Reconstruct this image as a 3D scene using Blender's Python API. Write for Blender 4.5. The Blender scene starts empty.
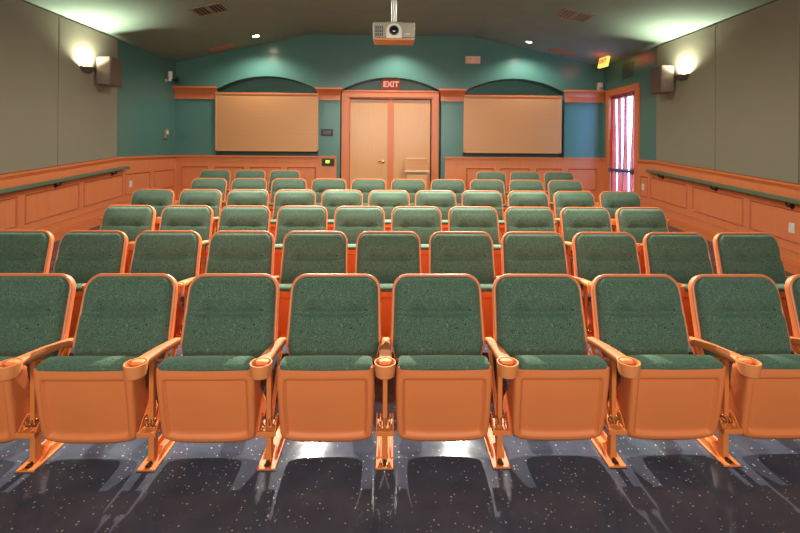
import bpy, bmesh, math, random
from mathutils import Vector, Matrix
random.seed(7)
sc = bpy.context.scene
C = sc.collection
PI = math.pi

# ------------------------------------------------------------------ camera frame used for measuring
F, CX, CY, CAMZ, ROLL, YAW = 440.0, 400.0, 148.0, 1.53, 0.0072, math.atan(9 / 440)

def pt(px, py, Y):
    """world point at depth Y along the hall seen at pixel (px, py)"""
    dx, dy = px - CX, py - CY
    x0, y0 = (dx + ROLL * dy) / F, (dy - ROLL * dx) / F
    d = Vector((x0 * math.cos(YAW) + math.sin(YAW), math.cos(YAW) - x0 * math.sin(YAW), -y0))
    d *= Y / d.y
    return Vector((d.x, Y, CAMZ + d.z))

XL, XR, YB, YF = -4.47, 4.475, 9.2, -3.0
EAVE, FLAT, XFL, XFR = 3.27, 3.885, -1.71, 1.67
ZB = 0.363                       # level floor at the back
SLOPE, YS, YE = 0.072, 2.26, 7.30

def floor_z(y):
    if y <= 2.0: return 0.0
    if y < 2.52: return SLOPE * (y - 2.0) ** 2 / (2 * 0.52)
    return min(ZB, SLOPE * (y - YS))

def ceil_z(x):
    if x < XFL: return EAVE + (x - XL) / (XFL - XL) * (FLAT - EAVE)
    if x > XFR: return EAVE + (XR - x) / (XR - XFR) * (FLAT - EAVE)
    return FLAT

def ceil_hit(px, py):
    lo, hi = 0.5, 9.2
    for _ in range(60):
        m = (lo + hi) / 2
        p = pt(px, py, m)
        if p.z < ceil_z(p.x): lo = m
        else: hi = m
    return pt(px, py, lo)

# ------------------------------------------------------------------ materials
def lin(c):
    return tuple(((v / 255) / 12.92 if v / 255 <= 0.04045 else ((v / 255 + 0.055) / 1.055) ** 2.4) for v in c) + (1.0,)

def new_mat(name):
    m = bpy.data.materials.new(name); m.use_nodes = True
    nt = m.node_tree
    b = nt.nodes['Principled BSDF']
    return m, nt, b

def coords(nt, scale=(1, 1, 1), rot=(0, 0, 0)):
    tc = nt.nodes.new('ShaderNodeTexCoord'); mp = nt.nodes.new('ShaderNodeMapping')
    mp.inputs['Scale'].default_value = scale; mp.inputs['Rotation'].default_value = rot
    nt.links.new(tc.outputs['Object'], mp.inputs['Vector'])
    return mp.outputs['Vector']

def noise(nt, vec, scale, detail=3, rough=0.5, dist=0.0):
    n = nt.nodes.new('ShaderNodeTexNoise')
    n.inputs['Scale'].default_value = scale; n.inputs['Detail'].default_value = detail
    n.inputs['Roughness'].default_value = rough; n.inputs['Distortion'].default_value = dist
    nt.links.new(vec, n.inputs['Vector'])
    return n.outputs['Fac']

def ramp(nt, fac, stops):
    r = nt.nodes.new('ShaderNodeValToRGB')
    el = r.color_ramp.elements
    while len(el) < len(stops): el.new(0.5)
    for e, (p, c) in zip(el, stops):
        e.position = p; e.color = c
    nt.links.new(fac, r.inputs['Fac'])
    return r.outputs['Color']

def bump(nt, b, h, strength, dist=0.01):
    n = nt.nodes.new('ShaderNodeBump')
    n.inputs['Strength'].default_value = strength; n.inputs['Distance'].default_value = dist
    nt.links.new(h, n.inputs['Height']); nt.links.new(n.outputs['Normal'], b.inputs['Normal'])

def vary(c, k):
    return tuple(min(1, v * k) for v in c[:3]) + (1,)

def mat_simple(name, rgb, rough=0.5, metal=0.0, spec=0.5, var=0.08, scale=6, bmp=0.0, bscale=120):
    m, nt, b = new_mat(name)
    c = lin(rgb)
    v = coords(nt)
    f = noise(nt, v, scale, 4)
    nt.links.new(ramp(nt, f, [(0.25, vary(c, 1 - var)), (0.75, vary(c, 1 + var))]), b.inputs['Base Color'])
    b.inputs['Roughness'].default_value = rough; b.inputs['Metallic'].default_value = metal
    b.inputs['Specular IOR Level'].default_value = spec
    if bmp: bump(nt, b, noise(nt, v, bscale, 3), bmp, 0.004)
    return m

def mat_wood(name, rgb, rough=0.4, axis='z', contrast=0.12, scale=1.0, spec=0.5):
    m, nt, b = new_mat(name)
    c = lin(rgb)
    s = {'z': (26, 26, 2.2), 'x': (2.2, 26, 26), 'y': (26, 2.2, 26)}[axis]
    v = coords(nt, tuple(q * scale for q in s))
    f = noise(nt, v, 1.0, 5, 0.6, 0.6)
    nt.links.new(ramp(nt, f, [(0.3, vary(c, 1 - contrast)), (0.7, vary(c, 1 + contrast))]), b.inputs['Base Color'])
    b.inputs['Roughness'].default_value = rough; b.inputs['Specular IOR Level'].default_value = spec
    return m

def mat_veneer(name, rgb, vertical=False):
    m, nt, b = new_mat(name)
    c = lin(rgb)
    sc_ = (5.0, 5.0, 1.1) if vertical else (1.3, 1.3, 5.5)
    v = coords(nt, sc_)
    w = nt.nodes.new('ShaderNodeTexWave'); w.wave_type = 'BANDS'; w.bands_direction = 'X' if vertical else 'Z'
    w.inputs['Scale'].default_value = 0.9; w.inputs['Distortion'].default_value = 11.0
    w.inputs['Detail'].default_value = 3; w.inputs['Detail Scale'].default_value = 0.7
    nt.links.new(v, w.inputs['Vector'])
    nt.links.new(ramp(nt, w.outputs['Fac'], [(0.1, vary(c, 0.985)), (0.9, vary(c, 1.015))]), b.inputs['Base Color'])
    b.inputs['Roughness'].default_value = 0.28
    return m

def mat_emit(name, rgb, strength):
    m, nt, b = new_mat(name)
    b.inputs['Base Color'].default_value = lin(rgb)
    b.inputs['Emission Color'].default_value = lin(rgb)
    b.inputs['Emission Strength'].default_value = strength
    return m

def mat_fabric():
    m, nt, b = new_mat('scroll_weave_fabric')
    v = coords(nt)
    f = noise(nt, v, 64, 0.0, 0.5, 1.4)
    s = nt.nodes.new('ShaderNodeMath'); s.operation = 'SUBTRACT'; s.inputs[1].default_value = 0.5
    nt.links.new(f, s.inputs[0])
    a = nt.nodes.new('ShaderNodeMath'); a.operation = 'ABSOLUTE'; nt.links.new(s.outputs[0], a.inputs[0])
    col = ramp(nt, a.outputs[0], [(0.0, lin(FAB_DARK)), (0.03, lin(FAB_DARK)), (0.07, lin(FAB_LIGHT)), (0.14, lin(FAB_MID))])
    nt.links.new(col, b.inputs['Base Color'])
    b.inputs['Roughness'].default_value = 0.9; b.inputs['Specular IOR Level'].default_value = 0.15
    b.inputs['Sheen Weight'].default_value = 0.35; b.inputs['Sheen Roughness'].default_value = 0.5
    b.inputs['Sheen Tint'].default_value = lin((170, 215, 185))
    bump(nt, b, noise(nt, v, 420, 2), 0.25, 0.002)
    return m

FAB_DARK, FAB_MID, FAB_LIGHT = (44, 64, 52), (66, 88, 73), (104, 124, 107)

def mat_floor():
    m, nt, b = new_mat('speckled_vinyl_floor')
    v = coords(nt)
    base = ramp(nt, noise(nt, v, 5, 4), [(0.3, lin((60, 64, 77))), (0.7, lin((76, 78, 90)))])
    vo = nt.nodes.new('ShaderNodeTexVoronoi'); vo.feature = 'F1'; vo.inputs['Scale'].default_value = 58
    vo.inputs['Randomness'].default_value = 1.0
    nt.links.new(v, vo.inputs['Vector'])
    sep = nt.nodes.new('ShaderNodeSeparateColor'); nt.links.new(vo.outputs['Color'], sep.inputs[0])
    th = nt.nodes.new('ShaderNodeMath'); th.operation = 'MULTIPLY_ADD'; th.inputs[1].default_value = 0.42; th.inputs[2].default_value = -0.17
    nt.links.new(sep.outputs[0], th.inputs[0])
    sub = nt.nodes.new('ShaderNodeMath'); sub.operation = 'LESS_THAN'
    nt.links.new(vo.outputs['Distance'], sub.inputs[0]); nt.links.new(th.outputs[0], sub.inputs[1])
    fl = sub.outputs[0]
    # a bright colour per fleck
    flc = ramp(nt, noise(nt, v, 33, 0), [(0.35, lin((130, 140, 156))), (0.5, lin((185, 180, 175))), (0.65, lin((180, 150, 134)))])
    mix = nt.nodes.new('ShaderNodeMix'); mix.data_type = 'RGBA'
    nt.links.new(fl, mix.inputs[0]); nt.links.new(base, mix.inputs[6]); nt.links.new(flc, mix.inputs[7])
    nt.links.new(mix.outputs[2], b.inputs['Base Color'])
    b.inputs['Roughness'].default_value = 0.22
    rr = ramp(nt, noise(nt, v, 9, 5), [(0.3, (0.065, 0.065, 0.065, 1)), (0.7, (0.11, 0.11, 0.11, 1))])
    nt.links.new(rr, b.inputs['Roughness'])
    b.inputs['Specular IOR Level'].default_value = 0.13
    return m

def mat_glass():
    m = bpy.data.materials.new('door_glass'); m.use_nodes = True
    nt = m.node_tree; nt.nodes.clear()
    o = nt.nodes.new('ShaderNodeOutputMaterial'); t = nt.nodes.new('ShaderNodeBsdfTransparent')
    g = nt.nodes.new('ShaderNodeBsdfGlossy'); g.inputs['Roughness'].default_value = 0.02
    mx = nt.nodes.new('ShaderNodeMixShader'); mx.inputs[0].default_value = 0.06
    nt.links.new(t.outputs[0], mx.inputs[1]); nt.links.new(g.outputs[0], mx.inputs[2])
    nt.links.new(mx.outputs[0], o.inputs['Surface'])
    return m

def mat_curtain():
    m = bpy.data.materials.new('red_curtain_cloth'); m.use_nodes = True
    nt = m.node_tree; nt.nodes.clear()
    o = nt.nodes.new('ShaderNodeOutputMaterial')
    v = coords(nt, (1, 14, 1.2))
    col = ramp(nt, noise(nt, v, 2.0, 3), [(0.3, lin((205, 80, 62))), (0.7, lin((235, 140, 118)))])
    d = nt.nodes.new('ShaderNodeBsdfDiffuse'); t = nt.nodes.new('ShaderNodeBsdfTranslucent')
    nt.links.new(col, d.inputs['Color']); nt.links.new(col, t.inputs['Color'])
    mx = nt.nodes.new('ShaderNodeMixShader'); mx.inputs[0].default_value = 0.5
    nt.links.new(d.outputs[0], mx.inputs[1]); nt.links.new(t.outputs[0], mx.inputs[2])
    tr = nt.nodes.new('ShaderNodeBsdfTransparent'); m2 = nt.nodes.new('ShaderNodeMixShader'); m2.inputs[0].default_value = 0.10
    nt.links.new(mx.outputs[0], m2.inputs[1]); nt.links.new(tr.outputs[0], m2.inputs[2])
    nt.links.new(m2.outputs[0], o.inputs['Surface'])
    return m

M = dict(
    teal=mat_simple('teal_wall_paint', (76, 120, 111), 0.28, var=0.05, scale=2, bmp=0.05, bscale=90),
    ceil=mat_simple('textured_ceiling_paint', (127, 149, 132), 0.85, spec=0.12, var=0.05, scale=3, bmp=0.25, bscale=60),
    taupe=mat_simple('acoustic_fabric', (134, 130, 112), 0.95, spec=0.1, var=0.03, scale=1.5, bmp=0.15, bscale=300),
    wains=mat_wood('stained_wainscot', (214, 126, 80), 0.34, 'z', 0.05),
    trimw=mat_wood('stained_trim', (212, 118, 70), 0.32, 'x', 0.05),
    mold=mat_wood('recess_shade_molding', (182, 94, 54), 0.5, 'z', 0.06),  # shade along the panel recesses is put into this darker tone
    boardx=mat_veneer('oak_board', (198, 144, 98)),
    leafx=mat_veneer('oak_door_leaf', (212, 154, 100), True),
    shell=mat_simple('orange_seat_plastic', (208, 117, 66), 0.48, spec=0.35, var=0.03, scale=4, bmp=0.06, bscale=400),
    arm=mat_simple('tan_armrest_plastic', (208, 126, 74), 0.6, spec=0.25, var=0.06, scale=9),
    steel=mat_simple('orange_painted_steel', (206, 116, 58), 0.5, spec=0.3, var=0.06, scale=12),
    rim=mat_simple('orange_seat_edge', (200, 116, 74), 0.38, var=0.04, scale=8),
    fabric=mat_fabric(),
    seatside=mat_simple('green_fabric_side', (46, 86, 66), 0.9, spec=0.1, var=0.1, scale=60),
    spring=mat_simple('dull_wire', (150, 110, 60), 0.35, 0.8),
    bolt=mat_simple('dark_bolt', (92, 62, 34), 0.4, 0.6),
    floor=mat_floor(),
    rail=mat_wood('painted_rail', (86, 108, 84), 0.42, 'y', 0.1),
    black=mat_simple('black_plastic', (26, 26, 26), 0.4),
    dark=mat_simple('dark_metal', (54, 42, 38), 0.45, 0.3),
    speaker=mat_simple('brown_speaker_case', (112, 96, 84), 0.5, var=0.05),
    spkface=mat_simple('speaker_cloth', (92, 76, 68), 0.9, var=0.1, scale=200),
    bowl=mat_simple('sconce_metal', (92, 84, 66), 0.45, 0.2),
    white=mat_simple('white_plastic', (214, 208, 196), 0.4),
    beige=mat_simple('beige_plastic', (224, 186, 156), 0.45),
    brass=mat_simple('bronze_plate', (190, 124, 92), 0.4, 0.3),
    ventm=mat_simple('vent_metal', (140, 138, 120), 0.45, 0.2),
    proj=mat_simple('projector_case', (146, 136, 118), 0.45, 0.1),
    projlow=mat_simple('projector_case_reflection', (196, 138, 90), 0.45, 0.1),  # orange reflected onto the underside is put into this colour
    lens=mat_simple('lens_glass', (18, 18, 14), 0.06, 0.0, 0.8),
    steelbar=mat_simple('brushed_bar', (110, 104, 110), 0.35, 0.7),
    glass=mat_glass(), curtain=mat_curtain(),
    exitface=mat_simple('exit_plate', (168, 70, 48), 0.4),
    lampglow=mat_emit('lamp_glow', (255, 232, 196), 60.0),
    lampglow2=mat_emit('dim_lamp_glow', (255, 238, 200), 6.0),
    exitglow=mat_emit('exit_glow', (255, 196, 90), 1.3),
    exitred=mat_emit('exit_red', (255, 40, 30), 1.2),
    exitpink=mat_emit('exit_letters', (255, 176, 150), 0.6),
    bulb=mat_emit('sconce_bulb', (255, 240, 205), 12.0),
    greenled=mat_emit('green_led', (190, 255, 60), 1.6),
    lecternw=mat_wood('lectern_wood', (168, 116, 78), 0.4, 'x', 0.15),
    chrome=mat_simple('gold_handle', (190, 130, 60), 0.25, 0.9),
)

# ------------------------------------------------------------------ mesh helper
class MB:
    def __init__(s):
        s.bm = bmesh.new()
    def _add(s, b):
        me = bpy.data.meshes.new('tmp'); b.to_mesh(me); b.free(); s.bm.from_mesh(me); bpy.data.meshes.remove(me)
        return s
    def box(s, x0, x1, y0, y1, z0, z1, bev=0.0, seg=2, mat=None):
        b = bmesh.new(); bmesh.ops.create_cube(b, size=1)
        for v in b.verts:
            v.co = Vector(((x0 + x1) / 2 + v.co.x * (x1 - x0), (y0 + y1) / 2 + v.co.y * (y1 - y0), (z0 + z1) / 2 + v.co.z * (z1 - z0)))
        if bev: bmesh.ops.bevel(b, geom=b.edges[:], offset=bev, segments=seg, profile=0.5, affect='EDGES')
        if mat is not None: bmesh.ops.transform(b, matrix=mat, verts=b.verts)
        return s._add(b)
    def prism(s, poly, axis, a, c, bev=0.0, seg=2, mat=None):
        """polygon in the two other axes (cyclic order kept), from a to c along axis"""
        b = bmesh.new()
        def mk(p, t):
            return {'x': (t, p[0], p[1]), 'y': (p[0], t, p[1]), 'z': (p[0], p[1], t)}[axis]
        A = [b.verts.new(mk(p, a)) for p in poly]; B = [b.verts.new(mk(p, c)) for p in poly]
        n = len(poly)
        b.faces.new(A); b.faces.new(B[::-1])
        for i in range(n):
            b.faces.new((A[i], B[i], B[(i + 1) % n], A[(i + 1) % n]))
        bmesh.ops.recalc_face_normals(b, faces=b.faces)
        if bev:
            bmesh.ops.bevel(b, geom=[e for e in b.edges if e.calc_face_angle(0) > 0.5], offset=bev, segments=seg, profile=0.5, affect='EDGES')
        if mat is not None: bmesh.ops.transform(b, matrix=mat, verts=b.verts)
        return s._add(b)
    def tube(s, path, r, seg=8, closed=False, squash=None):
        b = bmesh.new(); P = [Vector(p) for p in path]; rings = []
        n = len(P)
        up = Vector((0.0123, 0.3, 1)).normalized()
        for i, p in enumerate(P):
            if closed: t = P[(i + 1) % n] - P[i - 1]
            else: t = P[min(i + 1, n - 1)] - P[max(i - 1, 0)]
            t.normalize()
            u = t.cross(up)
            if u.length < 1e-4: u = t.cross(Vector((1, 0, 0)))
            u.normalize(); w = u.cross(t).normalized()
            rings.append([b.verts.new(p + (u * math.cos(2 * PI * k / seg) + w * math.sin(2 * PI * k / seg)) * r) for k in range(seg)])
        m = n if closed else n - 1
        for i in range(m):
            A, B = rings[i], rings[(i + 1) % n]
            for k in range(seg):
                b.faces.new((A[k], A[(k + 1) % seg], B[(k + 1) % seg], B[k]))
        if not closed:
            b.faces.new(rings[0][::-1]); b.faces.new(rings[-1])
        bmesh.ops.recalc_face_normals(b, faces=b.faces)
        return s._add(b)
    def lathe(s, prof, origin=(0, 0, 0), axis=(0, 0, 1), seg=24, arc=2 * PI, start=0.0):
        b = bmesh.new(); q = Vector((0, 0, 1)).rotation_difference(Vector(axis)); o = Vector(origin)
        full = abs(arc - 2 * PI) < 1e-5
        n = seg if full else seg + 1
        rings = [[b.verts.new(o + q @ Vector((r * math.cos(start + arc * k / seg), r * math.sin(start + arc * k / seg), z))) for k in range(n)] for r, z in prof]
        for A, B in zip(rings, rings[1:]):
            for k in range(seg):
                b.faces.new((A[k], A[(k + 1) % n], B[(k + 1) % n], B[k]))
        bmesh.ops.remove_doubles(b, verts=b.verts, dist=1e-6)
        bmesh.ops.dissolve_degenerate(b, edges=b.edges, dist=1e-6)
        bmesh.ops.recalc_face_normals(b, faces=b.faces)
        return s._add(b)
    def grid(s, nu, nv, fn, solid=None, closed_u=False):
        b = bmesh.new()
        V = [[b.verts.new(fn(i / (nu if closed_u else nu - 1), j / (nv - 1))) for i in range(nu)] for j in range(nv)]
        for j in range(nv - 1):
            for i in range(nu if closed_u else nu - 1):
                b.faces.new((V[j][i], V[j][(i + 1) % nu], V[j + 1][(i + 1) % nu], V[j + 1][i]))
        bmesh.ops.recalc_face_normals(b, faces=b.faces)
        if solid: bmesh.ops.solidify(b, geom=b.faces[:], thickness=solid)
        return s._add(b)
    def build(s, name, mat, parent=None, loc=None, smooth=35):
        me = bpy.data.meshes.new(name); s.bm.to_mesh(me); s.bm.free()
        me.materials.append(mat)
        if smooth:
            me.polygons.foreach_set('use_smooth', [True] * len(me.polygons))
            me.set_sharp_from_angle(angle=math.radians(smooth))
        o = bpy.data.objects.new(name, me); C.objects.link(o)
        if smooth and smooth <= 40:
            wn = o.modifiers.new('weighted', 'WEIGHTED_NORMAL'); wn.keep_sharp = True
        if parent is not None: o.parent = parent
        if loc is not None: o.location = loc
        return o

def tag(o, label, cat, group=None):
    o['label'] = label; o['category'] = cat
    if group: o['group'] = group
    return o

def empty(name, loc=(0, 0, 0), rot=(0, 0, 0), label=None, cat=None, group=None):
    o = bpy.data.objects.new(name, None); C.objects.link(o)
    o.location = loc; o.rotation_euler = rot; o.empty_display_size = 0.1
    if label: tag(o, label, cat, group)
    return o

def structure(o):
    o['kind'] = 'structure'; return o

def children_of(o):
    return [c for c in bpy.data.objects if c.parent == o]

def copy_tree(o, kids, parent=None):
    c = o.copy(); C.objects.link(c)
    if parent is not None: c.parent = parent
    for ch in kids.get(o.name, []):
        copy_tree(ch, kids, c)
    return c

# ------------------------------------------------------------------ room shell
f = MB()
ys = [YF, 0, 1.0, 2.0, 2.13, 2.26, 2.39, 2.52, 4, 6, YE, 8.2, YB + 0.45]
poly = [(y, floor_z(y)) for y in ys] + [(YB + 0.45, -0.2), (YF, -0.2)]
f.prism(poly, 'x', XL - 0.1, XR + 0.1)
structure(f.build('floor', M['floor'], smooth=20))

c = MB()
c.prism([(XL - 0.12, EAVE - 0.12 * 0.22), (XFL, FLAT), (XFR, FLAT), (XR + 0.12, EAVE - 0.12 * 0.22), (XR + 0.12, FLAT + 0.2), (XL - 0.12, FLAT + 0.2)], 'y', YF - 0.1, YB + 0.5)
structure(c.build('ceiling', M['ceil'], smooth=0))

w = MB(); w.box(XL - 0.1, XL, YF, YB + 0.45, -0.2, EAVE + 0.02)
structure(w.build('wall_left', M['teal'], smooth=0))

DY0, DY1, DZ1 = 7.93, 8.93, 2.64       # opening of the curtained side door
w = MB()
w.box(XR, XR + 0.12, YF, DY0, -0.2, EAVE + 0.02); w.box(XR, XR + 0.12, DY1, YB + 0.45, -0.2, EAVE + 0.02); w.box(XR, XR + 0.12, DY0, DY1, DZ1, EAVE + 0.02)
structure(w.build('wall_right', M['teal'], smooth=0))
w = MB(); w.box(XL - 0.1, XR + 0.1, YF - 0.1, YF, -0.2, FLAT + 0.1)
structure(w.build('wall_front', M['taupe'], smooth=0))

# back wall with three arched niches
NI = [(-3.628, -1.52), (-1.063, 1.048), (1.51, 3.645)]
ZS, ZP, ND = 2.72, 3.005, 0.30
w = MB()
xs = [XL, NI[0][0], NI[0][1], NI[1][0], NI[1][1], NI[2][0], NI[2][1], XR]
for i in range(0, 8, 2):
    w.box(xs[i], xs[i + 1], YB, YB + ND, 0.0, FLAT + 0.1)
for x0, x1 in NI:
    hw = (x1 - x0) / 2; rise = ZP - ZS; R = (hw * hw + rise * rise) / (2 * rise); cx = (x0 + x1) / 2; cz = ZP - R
    a0 = math.asin(hw / R)
    arc = [(cx + R * math.sin(-a0 + 2 * a0 * k / 32), cz + R * math.cos(-a0 + 2 * a0 * k / 32)) for k in range(33)]
    top = FLAT + 0.1
    for (p, q) in zip(arc, arc[1:]):
        w.prism([p, q, (q[0], top), (p[0], top)], 'y', YB, YB + ND)
w.box(XL, XR, YB + ND, YB + ND + 0.15, 0.0, FLAT + 0.1)
structure(w.build('wall_back', M['teal'], smooth=0))

# ------------------------------------------------------------------ wainscot
WT = 1.352
def w_top(y): return WT if y >= YE else WT - SLOPE * 1.0 * (YE - y)

def molding(mb, quad, n, bw=0.022, h=0.014):
    """raised mitred frame along a quad; quad corner order round; n = outward normal"""
    q = [Vector(p) for p in quad]; n = Vector(n); cen = sum(q, Vector()) / 4
    def inset(d):
        out = []
        for i in range(4):
            p, a, b_ = q[i], q[i - 1], q[(i + 1) % 4]
            e1 = (a - p).normalized(); e2 = (b_ - p).normalized()
            sn = e1.cross(e2).length
            out.append(p + (e1 + e2) * (d / sn))
        return out
    rings = [inset(0), [p + n * h for p in inset(bw * 0.35)], [p + n * h * 0.7 for p in inset(bw * 0.7)], [p - n * 0.002 for p in inset(bw)]]
    b = bmesh.new()
    V = [[b.verts.new(p) for p in r] for r in rings]
    for A, B in zip(V, V[1:]):
        for i in range(4):
            b.faces.new((A[i], A[(i + 1) % 4], B[(i + 1) % 4], B[i]))
    bmesh.ops.recalc_face_normals(b, faces=b.faces)
    mb._add(b)

def side_wainscot(side, spans, panels, idx):
    s = 1 if side == 'left' else -1
    X = XL if side == 'left' else XR
    th = 0.03
    m = MB(); pm = MB()
    for y0, y1 in spans:
        yy = sorted({y0, y1} | {y for y in (YE, 2.52, 2.0) if y0 < y < y1})
        top = [(y, w_top(y) - 0.02) for y in yy]; bot = [(y, floor_z(y) - 0.02) for y in yy]
        m.prism(top + bot[::-1], 'x', X, X + s * th)
    for y0, y1 in panels:
        def z0(y): return (floor_z(y) if y > 2.4 else 0) + 0.34
        def z1(y): return w_top(y) - 0.285
        x = X + s * th
        quad = [(x, y0, z0(y0)), (x, y1, z0(y1)), (x, y1, z1(y1)), (x, y0, z1(y0))]
        molding(pm, quad, (s, 0, 0))
    structure(pm.build('trim_%d' % (idx + 20), M['mold'], smooth=0))
    structure(m.build('wainscot_wall_' + side, M['wains'], smooth=20))
    t = MB(); b = MB()
    for y0, y1 in spans:
        yy = sorted({y0, y1} | {y for y in (YE, 2.52, 2.0) if y0 < y < y1})
        for a, c_ in zip(yy, yy[1:]):
            for dz0, dz1, d in ((-0.03, 0.0, 0.062), (-0.055, -0.03, 0.045)):
                t.prism([(a, w_top(a) + dz0), (c_, w_top(c_) + dz0), (c_, w_top(c_) + dz1), (a, w_top(a) + dz1)], 'x', X + s * 0.001, X + s * d)
            for h0, h1, d in ((-0.02, 0.12, 0.05), (0.12, 0.145, 0.042), (0.235, 0.25, 0.036)):
                b.prism([(a, floor_z(a) + h0), (c_, floor_z(c_) + h0), (c_, floor_z(c_) + h1), (a, floor_z(a) + h1)], 'x', X + s * 0.001, X + s * d)
    structure(t.build('trim_%d' % idx, M['trimw'], smooth=0))
    structure(b.build('baseboard_' + side, M['trimw'], smooth=0))

side_wainscot('left', [(YF, YB)], [(y, y + 0.93) for y in (1.27, 2.31, 3.35, 4.39, 5.43, 6.45)] + [(7.45, 8.2), (8.32, 9.1)], 1)
side_wainscot('right', [(YF, 7.83), (9.03, YB)], [(y, y + 0.94) for y in (1.27, 2.31, 3.35, 4.41, 5.45, 6.50)] + [(7.52, 7.74)], 2)

m = MB(); t = MB(); b = MB(); pm = MB()
for x0, x1 in ((XL, -1.13), (1.13, XR)):
    m.box(x0, x1, YB - 0.03, YB + ND, 0.2, WT - 0.02)
    t.box(x0, x1 , YB - 0.062, YB + ND, WT - 0.03, WT); t.box(x0, x1, YB - 0.045, YB, WT - 0.055, WT - 0.03)
    b.box(x0, x1, YB - 0.05, YB, 0.2, ZB + 0.14)
for p0, p1 in ((181, 208), (215, 244), (250, 281), (287, 316), (466, 494), (500, 530), (536, 562), (568, 597)):
    x0, x1 = pt(p0, 170, YB - 0.03).x, pt(p1, 170, YB - 0.03).x
    y = YB - 0.03
    molding(pm, [(x0, y, ZB + 0.3), (x1, y, ZB + 0.3), (x1, y, 1.13), (x0, y, 1.13)], (0, -1, 0), 0.03, 0.014)
structure(m.build('wainscot_wall_back', M['wains'], smooth=20))
structure(pm.build('trim_23', M['mold'], smooth=0))
structure(t.build('trim_3', M['trimw'], smooth=0))
structure(b.build('baseboard_back', M['trimw'], smooth=0))

# crown capitals on the back pilasters
k = 4
for x0, x1 in ((XL, -3.59), (-1.555, -1.03), (1.0, 1.545), (3.61, XR)):
    t = MB()
    z0, z1 = 2.515, 2.765
    prof = [(0, z0), (0.03, z0), (0.03, z0 + 0.1), (0.04, z0 + 0.11), (0.045, z0 + 0.13), (0.06, z0 + 0.165), (0.095, z0 + 0.205), (0.12, z0 + 0.215), (0.12, z1), (0, z1)]
    e0 = 0 if x0 == XL else 1; e1 = 0 if x1 == XR else 1
    bm_ = bmesh.new(); A = []; B = []
    for d, z in prof:
        A.append(bm_.verts.new((x0 + e0 * (0.05 - d * 0.6), YB - d, z))); B.append(bm_.verts.new((x1 - e1 * (0.05 - d * 0.6), YB - d, z)))
    bm_.faces.new(A); bm_.faces.new(B[::-1])
    for i in range(len(prof)):
        j = (i + 1) % len(prof); bm_.faces.new((A[i], B[i], B[j], A[j]))
    bmesh.ops.recalc_face_normals(bm_, faces=bm_.faces); t._add(bm_)
    structure(t.build('trim_%d' % k, M['trimw'], smooth=30)); k += 1

# ------------------------------------------------------------------ double door in the middle niche
YD = YB + 0.10
m = MB()
dz = 2.735
for x0, x1 in ((-1.05, -0.905), (0.865, 1.01)):
    m.box(x0, x1, YD - 0.03, YB + ND, 0.3, dz - 0.13, 0.012)
    xi = x1 if x0 < 0 else x0
    m.box(xi - 0.012, xi + 0.03 if x0 < 0 else xi + 0.012, YD - 0.01, YB + ND, 0.3, dz - 0.14, 0.006)
m.box(-1.05, 1.01, YD - 0.03, YB + ND, dz - 0.145, dz, 0.012)
m.box(-1.06, 1.02, YD - 0.045, YD + 0.05, dz - 0.03, dz + 0.005, 0.008)
m.box(-0.91, 0.87, YD, YB + ND, dz - 0.165, dz - 0.14, 0.004)
door1 = structure(m.build('door_1', M['trimw'], smooth=30))
for x0, x1, hs in ((-0.87, -0.07, 1), (0.05, 0.83, -1)):
    l = MB(); l.box(x0, x1, YD + 0.04, YD + 0.085, ZB + 0.01, dz - 0.18, 0.004)
    leaf = l.build('door_leaf', M['leafx'], door1)
    st = MB(); 
    if hs > 0:
        st.box(-0.075, 0.055, YD + 0.02, YD + 0.09, ZB + 0.01, dz - 0.17, 0.008); st.box(-0.02, 0.0, YD + 0.005, YD + 0.04, ZB + 0.01, dz - 0.17, 0.004)
        st.build('door_astragal', M['trimw'], leaf)
        h = MB(); hp = pt(383, 161.5, YD)
        h.lathe([(0.0, 0), (0.03, 0), (0.03, 0.012), (0.012, 0.014), (0.012, 0.06), (0, 0.06)], (hp.x, YD + 0.04, hp.z), (0, -1, 0), 16)
        h.tube([(hp.x, YD - 0.015, hp.z), (hp.x - 0.05, YD - 0.018, hp.z), (hp.x - 0.11, YD - 0.015, hp.z - 0.006)], 0.011)
        h.build('door_handle', M['chrome'], leaf)

# side exit door with glass and curtain
m = MB()
for y0, y1 in ((DY0 - 0.10, DY0 + 0.02), (DY1 - 0.02, DY1 + 0.10)):
    m.box(XR - 0.035, XR + 0.10, y0, y1, ZB - 0.02, DZ1 - 0.02, 0.008)
m.box(XR - 0.035, XR + 0.10, DY0 - 0.10, DY1 + 0.10, DZ1 - 0.02, DZ1 + 0.10, 0.008)
for y0, y1 in ((DY0 + 0.02, DY0 + 0.07), (DY1 - 0.07, DY1 - 0.02)):
    m.box(XR + 0.045, XR + 0.095, y0, y1, ZB - 0.02, DZ1 - 0.02, 0.005)
m.box(XR + 0.045, XR + 0.095, DY0 + 0.02, DY1 - 0.02, DZ1 - 0.10, DZ1 - 0.02, 0.005); m.box(XR + 0.045, XR + 0.095, DY0 + 0.02, DY1 - 0.02, ZB - 0.02, ZB + 0.12, 0.005)
door2 = structure(m.build('door_2', M['trimw'], smooth=30))
g = MB(); g.box(XR + 0.068, XR + 0.074, DY0 + 0.06, DY1 - 0.06, ZB + 0.1, DZ1 - 0.09)
g.build('door_glass', M['glass'], door2, smooth=0)
pb = MB()
pb.box(XR - 0.055, XR - 0.015, DY0 + 0.06, DY1 - 0.06, 1.10, 1.15, 0.01)
for y in (DY0 + 0.10, 8.3, 8.55, DY1 - 0.10): pb.box(XR - 0.06, XR + 0.046, y - 0.02, y + 0.02, 1.075, 1.165, 0.008)
pb.build('push_bar', M['steelbar'], door2)

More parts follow.
